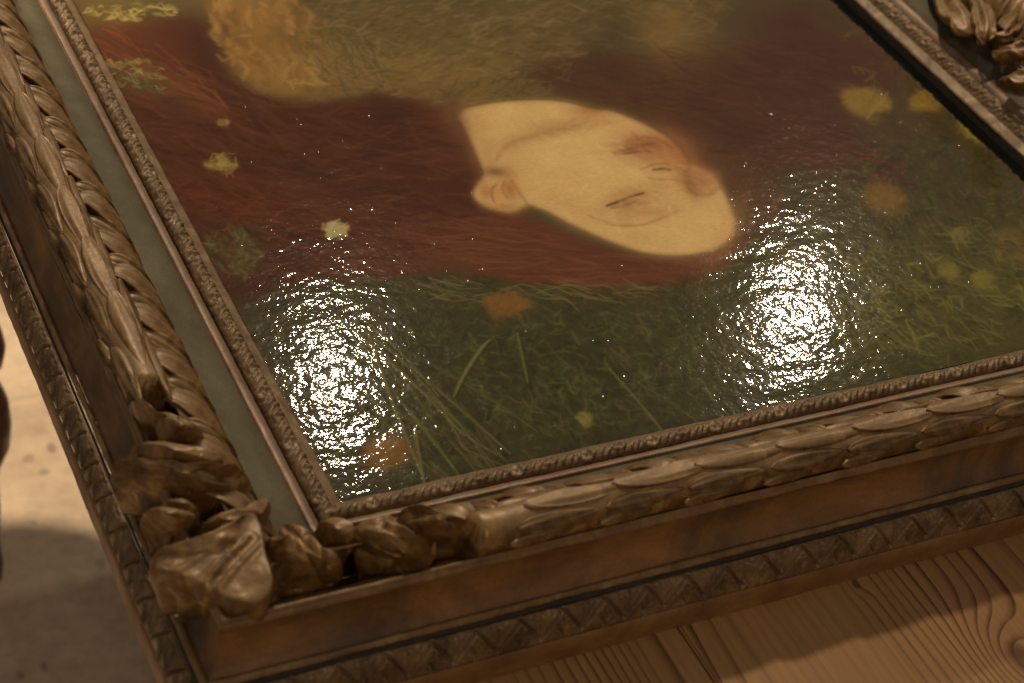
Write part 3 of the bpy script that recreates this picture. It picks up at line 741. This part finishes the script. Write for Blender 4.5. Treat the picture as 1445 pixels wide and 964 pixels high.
F(905, 284, 26, 13, srgb(186, 140, 86), alpha=.75, ang=-10)
F(925, 300, 36, 7, srgb(204, 156, 92), alpha=.45, ang=-10)
F(1024, 330, 16, 40, srgb(206, 152, 86), alpha=.35, ang=25)
F(800, 285, 60, 12, srgb(214, 164, 96), alpha=.35, ang=30)
F(880, 330, 70, 14, srgb(230, 194, 128), alpha=.4, ang=15)
F(820, 225, 60, 32, srgb(232, 198, 134), alpha=.5, ang=0)
F(975, 320, 44, 24, srgb(232, 196, 132), alpha=.5, ang=-10)
F(702, 272, 18, 14, srgb(206, 142, 84), alpha=.5, ang=10)
F(684, 272, 9, 12, srgb(176, 106, 62), alpha=.55, ang=0)
F(720, 268, 6, 12, srgb(160, 104, 60), alpha=.6, ang=-20)
F(712, 292, 22, 5, srgb(170, 116, 66), alpha=.5, ang=5)
def S_(pts, w, c, a=.7):
    p = chaikin_open(pts); stroke(p, w, c, a)
def chaikin_open(p, n=2):
    p = np.array(p, float)
    for _ in range(n):
        q = np.empty((2 * (len(p) - 1), 2)); q[0::2] = p[:-1] * .75 + p[1:] * .25; q[1::2] = p[:-1] * .25 + p[1:] * .75
        p = np.vstack([p[:1], q, p[-1:]])
    return p
F(884, 284, 34, 12, srgb(176, 132, 84), alpha=.75, ang=-20)
F(878, 272, 26, 7, srgb(196, 152, 98), alpha=.6, ang=-20)
S_([(856, 291), (872, 285), (886, 279), (909, 272)], 5.2, srgb(104, 68, 44), .9)
S_([(862, 294), (880, 291), (902, 281)], 5, srgb(150, 108, 68), .6)
S_([(830, 305), (846, 311), (866, 318), (900, 319), (930, 310), (957, 297)], 7, srgb(188, 146, 88), .6)
S_([(866, 318), (900, 320), (932, 310)], 5, srgb(160, 118, 68), .5)
F(915, 300, 40, 10, srgb(196, 154, 96), alpha=.5, ang=-12)
F(905, 206, 44, 10, srgb(160, 104, 68), alpha=.75, ang=-6)
S_([(866, 216), (884, 212), (900, 207), (924, 202)], 8, srgb(140, 90, 60), .6)
S_([(868, 218), (886, 217), (906, 213), (920, 214)], 5, srgb(122, 76, 52), .6)
S_([(884, 200), (904, 193), (930, 196), (950, 210)], 8, srgb(156, 104, 66), .5)
S_([(922, 240), (934, 238), (946, 240)], 7, srgb(66, 46, 32), .95)
S_([(904, 240), (922, 232), (940, 230), (960, 238)], 5, srgb(164, 112, 68), .6)
S_([(912, 250), (930, 254), (950, 252), (966, 260)], 5, srgb(186, 140, 86), .6)
S_([(972, 228), (968, 246), (972, 264), (984, 276)], 11, srgb(156, 110, 70), .5)
S_([(984, 275), (1002, 275), (1016, 264)], 9, srgb(166, 120, 78), .5)
S_([(700, 260), (692, 270), (697, 286)], 5, srgb(162, 110, 66), .6)
S_([(712, 256), (708, 268), (716, 280)], 5, srgb(176, 124, 74), .6)
S_([(722, 254), (732, 272), (744, 287)], 6, srgb(176, 126, 76), .6)
S_([(700, 226), (712, 206), (740, 194), (790, 184), (830, 172)], 8, srgb(182, 138, 86), .5)
S_([(742, 289), (770, 299), (800, 317), (838, 334), (880, 351), (914, 361), (966, 363), (1010, 355)], 8, srgb(128, 80, 52), .35)
S_([(1010, 355), (1036, 334), (1040, 310), (1028, 282), (1014, 256)], 8, srgb(120, 82, 54), .3)
S_([(680, 246), (672, 226), (660, 198), (646, 170)], 9, srgb(118, 74, 48), .6)
S_([(650, 152), (709, 141), (784, 139), (833, 152), (866, 155)], 6, srgb(112, 84, 50), .5)
S_([(866, 155), (896, 166), (936, 186), (962, 208), (974, 232)], 9, srgb(110, 72, 46), .4)
F(648, 176, 13, 34, srgb(112, 72, 46), alpha=.75, ang=-18); F(668, 226, 8, 26, srgb(126, 82, 50), alpha=.6, ang=-20)
fcols = [srgb(228, 192, 128), srgb(216, 180, 116), srgb(236, 200, 136)]
scatter(170, [(740, 200), (870, 170), (950, 280), (1020, 300), (1010, 345), (930, 350), (830, 320), (760, 280)], 18, 30, 30, 7, fcols, .28, .1, .07)
scatter(60, [(720, 180), (830, 160), (880, 172), (800, 190)], -12, 20, 26, 6, [srgb(200, 158, 98), srgb(214, 174, 112)], .3, .1, .06)
scatter(70, [(900, 180), (960, 215), (1010, 260), (990, 290), (940, 250), (890, 215)], 30, 25, 20, 6, [srgb(190, 138, 90), srgb(206, 160, 106), srgb(172, 120, 76)], .3, .1, .06)
# shade under the lip, painted as a near-black ragged strip at the far edge
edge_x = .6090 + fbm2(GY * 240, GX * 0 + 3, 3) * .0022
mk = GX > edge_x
red = np.clip((img[..., 0] / (img[..., 1] + .01) - 2.2) / 1.2, 0, 1)[..., None]
img = img * (1 - red * np.array([.26, .06, .22]))
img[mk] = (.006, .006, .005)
img *= (1 + .10 * fbm2(GX * 60, GY * 60 + 4, 3))[..., None] * 1.0
lm_ = img.mean(-1, keepdims=True); dk = np.clip(1 - lm_ / .25, 0, 1)
img = img * (1 - .06 * dk) + lm_ * .06 * dk
img *= (1 - .10 * dk)
img = np.clip(img, .002, 1)

relief = fbm2(GX * 160, GY * 160, 3) * .00008 + fbm2(GX * 30, GY * 90, 2) * .00012
lum = img.sum(-1) / 3
relief += np.clip(lum, 0, .3) * .0003
# varnish over the weave: fine ripples about two millimetres across, a little longer along the rail
body = (GY < .58)
wn = np.random.default_rng(5).standard_normal(GX.shape)
wn1 = (wn + np.roll(wn, 1, 0) + np.roll(wn, 2, 0) * .6) / 1.54          # grains a little longer across the picture
wn2 = np.random.default_rng(6).standard_normal(GX.shape); wn2 = (wn2 + np.roll(wn2, 1, 0) + np.roll(wn2, 1, 1) + np.roll(np.roll(wn2, 1, 0), 1, 1)) / 2
amp = 1 + .8 * np.clip(sn2(GX * 260 + 40, GY * 300 + 2) * sn2(GX * 90 + 3, GY * 90 + 8) * 2.2, -.5, .9)
rip = (wn1 * .24 + wn2 * .22) * amp + sn2(GX * 200, GY * 300 + 11) * .70 + sn2(GX * 420 + 3, GY * 600) * .42
relief += np.where(body, rip * .000040, 0)
P3 = np.stack([GX, GY, PZ + relief], -1)
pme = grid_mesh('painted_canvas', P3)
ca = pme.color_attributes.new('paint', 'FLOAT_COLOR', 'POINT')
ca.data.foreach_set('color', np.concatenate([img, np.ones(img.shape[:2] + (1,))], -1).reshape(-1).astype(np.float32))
mp, nt, b = new_mat('varnished_oil_paint')
at_ = N(nt, 'ShaderNodeAttribute', attribute_name='paint')
st = noise_node(nt, 700, 4, .6, (.35, 1, 1))
stc = ramp(nt, st.outputs[0], [(.3, (.90,) * 3), (.7, (1.08,) * 3)])
colp = mixc(nt, 1.0, at_.outputs['Color'], stc.outputs[0], 'MULTIPLY')
nt.links.new(colp, b.inputs['Base Color'])
b.inputs['Roughness'].default_value = .17
b.inputs['Specular IOR Level'].default_value = .022
b.inputs['Coat Weight'].default_value = .55
b.inputs['Coat Roughness'].default_value = .024
b.inputs['Coat IOR'].default_value = 1.5
g1 = noise_node(nt, 900, 2, .5, (.5, 1, 1))
g2 = noise_node(nt, 150, 3, .55, (.45, 1, 1))
tcv = N(nt, 'ShaderNodeTexCoord'); vo = N(nt, 'ShaderNodeTexVoronoi'); vo.inputs['Scale'].default_value = 330
nt.links.new(tcv.outputs['Object'], vo.inputs['Vector'])
sep = N(nt, 'ShaderNodeSeparateColor'); nt.links.new(vo.outputs['Color'], sep.inputs[0])
gt = N(nt, 'ShaderNodeMath', operation='GREATER_THAN'); gt.inputs[1].default_value = .72; nt.links.new(sep.outputs[0], gt.inputs[0])
vr = ramp(nt, vo.outputs['Distance'], [(0, (1,) * 3), (.26, (0,) * 3)])
nib = N(nt, 'ShaderNodeMath', operation='MULTIPLY'); nt.links.new(gt.outputs[0], nib.inputs[0]); nt.links.new(vr.outputs[0], nib.inputs[1])
bp3 = N(nt, 'ShaderNodeBump'); bp3.inputs['Strength'].default_value = 1; bp3.inputs['Distance'].default_value = .00008
nt.links.new(nib.outputs[0], bp3.inputs['Height'])
bp1 = N(nt, 'ShaderNodeBump'); bp1.inputs['Strength'].default_value = 1; bp1.inputs['Distance'].default_value = .000030
nt.links.new(g1.outputs[0], bp1.inputs['Height']); nt.links.new(bp1.outputs[0], bp3.inputs['Normal'])
nt.links.new(bp3.outputs[0], b.inputs['Coat Normal'])
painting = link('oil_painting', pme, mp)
painting['label'] = 'varnished oil painting of a red haired reclining woman among flowers, glittering under lamps'
painting['category'] = 'painting'

# ------------------------------------------------------------------ table
def wood_mat():
    mt, nt, b = new_mat('oiled_pine')
    tc = N(nt, 'ShaderNodeTexCoord'); oi = N(nt, 'ShaderNodeObjectInfo')
    mp_ = N(nt, 'ShaderNodeMapping'); mp_.inputs['Scale'].default_value = (1, .10, 1)
    nt.links.new(tc.outputs['Object'], mp_.inputs['Vector'])
    ns = N(nt, 'ShaderNodeTexNoise', noise_dimensions='4D'); ns.inputs['Scale'].default_value = 9; ns.inputs['Detail'].default_value = 2.5
    nt.links.new(mp_.outputs[0], ns.inputs['Vector'])
    ml = N(nt, 'ShaderNodeMath', operation='MULTIPLY'); ml.inputs[1].default_value = 31; nt.links.new(oi.outputs['Random'], ml.inputs[0]); nt.links.new(ml.outputs[0], ns.inputs['W'])
    # growth rings: position across the plank, bent by broad noise and round two knots
    sx = N(nt, 'ShaderNodeSeparateXYZ'); nt.links.new(tc.outputs['Object'], sx.inputs[0])
    a1 = N(nt, 'ShaderNodeMath', operation='MULTIPLY'); a1.inputs[1].default_value = .085; nt.links.new(ns.outputs[0], a1.inputs[0])
    a2 = N(nt, 'ShaderNodeMath', operation='ADD'); nt.links.new(sx.outputs[0], a2.inputs[0]); nt.links.new(a1.outputs[0], a2.inputs[1])
    prev = a2.outputs[0]
    kn = []
    for (kx, ky, rk, amp) in ((.322, -.205, .020, .030), (.43, -.13, .014, .02), (.262, -.128, .006, .006), (.18, -.32, .015, .02)):
        vs = N(nt, 'ShaderNodeVectorMath', operation='SUBTRACT'); vs.inputs[1].default_value = (kx, ky, 0)
        fl = N(nt, 'ShaderNodeVectorMath', operation='MULTIPLY'); fl.inputs[1].default_value = (1, .62, 0)
        nt.links.new(tc.outputs['Object'], vs.inputs[0]); nt.links.new(vs.outputs[0], fl.inputs[0])
        ln = N(nt, 'ShaderNodeVectorMath', operation='LENGTH'); nt.links.new(fl.outputs[0], ln.inputs[0])
        d1 = N(nt, 'ShaderNodeMath', operation='DIVIDE'); nt.links.new(ln.outputs['Value'], d1.inputs[0]); d1.inputs[1].default_value = rk
        p1 = N(nt, 'ShaderNodeMath', operation='MULTIPLY'); nt.links.new(d1.outputs[0], p1.inputs[0]); nt.links.new(d1.outputs[0], p1.inputs[1])
        e0 = N(nt, 'ShaderNodeMath', operation='MULTIPLY'); nt.links.new(p1.outputs[0], e0.inputs[0]); e0.inputs[1].default_value = -1
        e1 = N(nt, 'ShaderNodeMath', operation='EXPONENT'); nt.links.new(e0.outputs[0], e1.inputs[0])
        e2 = N(nt, 'ShaderNodeMath', operation='MULTIPLY_ADD'); nt.links.new(e1.outputs[0], e2.inputs[0]); e2.inputs[1].default_value = amp; nt.links.new(prev, e2.inputs[2])
        prev = e2.outputs[0]; kn.append((e1.outputs[0], amp))
    fr = N(nt, 'ShaderNodeMath', operation='MULTIPLY'); fr.inputs[1].default_value = 135; nt.links.new(prev, fr.inputs[0])
    # uneven spacing
    nsp = noise_node(nt, 12, 1, .5, (1, .03, 1)); sp1 = N(nt, 'ShaderNodeMath', operation='MULTIPLY_ADD'); nt.links.new(nsp.outputs[0], sp1.inputs[0]); sp1.inputs[1].default_value = 14; nt.links.new(fr.outputs[0], sp1.inputs[2])
    fc = N(nt, 'ShaderNodeMath', operation='FRACT'); nt.links.new(sp1.outputs[0], fc.inputs[0])
    rp = ramp(nt, fc.outputs[0], [(0, (.42, .240, .098)), (.58, (.39, .215, .086)), (.84, (.20, .090, .032)), (.94, (.080, .030, .012)), (1.0, (.37, .205, .082))])
    wk = noise_node(nt, 26, 2, .5, (1, .06, 1)); wkr = ramp(nt, wk.outputs[0], [(.38, (0,) * 3), (.62, (.85,) * 3)])
    rcol = mixc(nt, wkr.outputs[0], rp.outputs[0], (.38, .212, .086))
    big = noise_node(nt, 7, 3, .6, (1, .3, 1)); bigr = ramp(nt, big.outputs[0], [(.3, (.82, .78, .74)), (.7, (1.15, 1.12, 1.08))])
    col = mixc(nt, 1.0, rcol, bigr.outputs[0], 'MULTIPLY')
    fine = noise_node(nt, 600, 2, .5, (1, .03, 1)); fr2 = ramp(nt, fine.outputs[0], [(.35, (.88,) * 3), (.6, (1.04,) * 3)])
    col = mixc(nt, 1.0, col, fr2.outputs[0], 'MULTIPLY')
    for e, amp in kn[:3]:
        kr = ramp(nt, e, [(.80, (0, 0, 0)), (.95, (.75,) * 3)])
        col = mixc(nt, kr.outputs[0], col, (.10, .04, .018))
    nt.links.new(col, b.inputs['Base Color'])
    b.inputs['Roughness'].default_value = .42
    bp = N(nt, 'ShaderNodeBump'); bp.inputs['Strength'].default_value = .35; bp.inputs['Distance'].default_value = .0006
    inv = N(nt, 'ShaderNodeMath', operation='MULTIPLY'); inv.inputs[1].default_value = -1; nt.links.new(fc.outputs[0], inv.inputs[0])
    nt.links.new(inv.outputs[0], bp.inputs['Height']); nt.links.new(bp.outputs[0], b.inputs['Normal'])
    return mt
M_WOOD = wood_mat()
TZ = -.0192; FZ = -.77
table = empty('pine_table', (.35, .2, FZ), 'oiled pine plank table with visible grain and knots under the picture frame', 'table')
def child_at(o, parent, loc=(0, 0, 0)):
    o.parent = parent; o.location = Vector(loc) - Vector(parent.location); return o
edges = [-.088, .1480, .4060, .6400, .8800]
for i in range(len(edges) - 1):
    me = box_mesh('plank', (edges[i] + .0006, -.42, TZ - .028), (edges[i + 1] - .0006, 1.02, TZ), .0012)
    o = link('plank', me, M_WOOD, smooth=False); child_at(o, table)
apr = [((-.02, -.34, TZ - .12), (.84, -.315, TZ - .0285)), ((-.02, .92, TZ - .12), (.84, .945, TZ - .0285)), ((.35, -.3145, TZ - .12), (.375, .9195, TZ - .0285)), ((.80, -.3145, TZ - .12), (.825, .9195, TZ - .0285))]
for lo, hi in apr:
    child_at(link('apron', box_mesh('apron', lo, hi, .001), M_WOOD, smooth=False), table)
for lx, ly in ((.36, -.30), (.78, -.30), (.36, .90), (.78, .90)):
    child_at(link('leg', box_mesh('leg', (lx - .03, ly - .03, FZ), (lx + .03, ly + .03, TZ - .121), .003), M_WOOD, smooth=False), table)

# ------------------------------------------------------------------ floor
mt, nt, b = new_mat('stained_beige_floor')
n1 = noise_node(nt, 9, 7, .72); r1 = ramp(nt, n1.outputs[0], [(.3, (.50, .39, .265)), (.7, (.68, .55, .39))])
n2 = noise_node(nt, 60, 4, .6); r2 = ramp(nt, n2.outputs[0], [(.3, (.86,) * 3), (.6, (1.06,) * 3)])
col = mixc(nt, 1.0, r1.outputs[0], r2.outputs[0], 'MULTIPLY')
tc = N(nt, 'ShaderNodeTexCoord')
nd = noise_node(nt, 30, 3, .6)
def stain(px, py, rx, ry, amt, colr=(.20, .15, .13)):
    global col
    c = at(px, py, FZ)
    vs = N(nt, 'ShaderNodeVectorMath', operation='SUBTRACT'); vs.inputs[1].default_value = (c[0], c[1], 0)
    ml = N(nt, 'ShaderNodeVectorMath', operation='MULTIPLY'); ml.inputs[1].default_value = (1 / rx, 1 / ry, 0)
    gm = N(nt, 'ShaderNodeNewGeometry')
    nt.links.new(gm.outputs['Position'], vs.inputs[0]); nt.links.new(vs.outputs[0], ml.inputs[0])
    ln = N(nt, 'ShaderNodeVectorMath', operation='LENGTH'); nt.links.new(ml.outputs[0], ln.inputs[0])
    ad = N(nt, 'ShaderNodeMath', operation='MULTIPLY_ADD'); nt.links.new(nd.outputs[0], ad.inputs[0]); ad.inputs[1].default_value = .9; nt.links.new(ln.outputs['Value'], ad.inputs[2])
    rp_ = ramp(nt, ad.outputs[0], [(.9, (amt,) * 3), (1.0, (0, 0, 0))])
    rp_.color_ramp.elements[0].position = .75
    col = mixc(nt, rp_.outputs[0], col, colr)
stain(20, 600, .10, .05, .18, (.34, .24, .16)); stain(150, 720, .05, .06, .15, (.36, .25, .17)); stain(110, 560, .03, .03, .14, (.36, .26, .18))
stain(72, 632, .016, .020, .7); stain(40, 647, .014, .014, .45); stain(64, 666, .016, .012, .55); stain(48, 738, .008, .01, .4)
stain(142, 797, .012, .018, .4); stain(30, 562, .07, .010, .3); stain(62, 940, .010, .02, .5); stain(28, 952, .008, .012, .5); stain(50, 530, .01, .01, .3)
nt.links.new(col, b.inputs['Base Color']); b.inputs['Roughness'].default_value = .6
fp = np.array([[(-6, -6, FZ), (-6, 8, FZ)], [(8, -6, FZ), (8, 8, FZ)]], float)
fl = link('floor', grid_mesh('floor', fp), mt, kind='structure'); fl['label'] = 'worn beige floor with dark stains below the table'

# ------------------------------------------------------------------ stool with turned legs, left of the table
mt, nt, b = new_mat('dark_turned_wood')
n1 = noise_node(nt, 25, 4, .6, (1, 1, .3)); r1 = ramp(nt, n1.outputs[0], [(.3, (.07, .028, .016)), (.7, (.16, .065, .030))])
nt.links.new(r1.outputs[0], b.inputs['Base Color']); b.inputs['Roughness'].default_value = .35
M_DARK = mt
leg_p = at(-25, 560, -.52)
sr = .155
cx, cy = leg_p[0] - .125, leg_p[1] + .03
stool = empty('turned_stool', (cx, cy, FZ), 'dark wooden stool with turned legs standing on the beige floor left of the frame', 'stool')
prof = [(.012, 0), (.014, .02), (.011, .05), (.013, .10), (.012, .145), (.015, .16), (.024, .185), (.0265, .215), (.024, .245), (.015, .272), (.013, .280), (.020, .292), (.0235, .312), (.020, .332), (.013, .345), (.011, .37), (.013, .395), (.012, .42)]
prof = [tuple(p) for p in resample(prof, 60)[0][:, ::1]]
lm = lathe_mesh('leg', prof, 28)
for k, (dx, dy) in enumerate(((.125, -.03), (.03, .125), (-.125, .03), (-.03, -.125))):
    o = link('leg', lm, M_DARK, stool); o.location = (dx, dy, 0)
sp = [(.0005, .42), (sr - .012, .42), (sr - .003, .425), (sr, .435), (sr - .004, .447), (sr - .02, .452), (.0005, .452)]
link('seat', lathe_mesh('seat', sp, 64), M_DARK, stool)
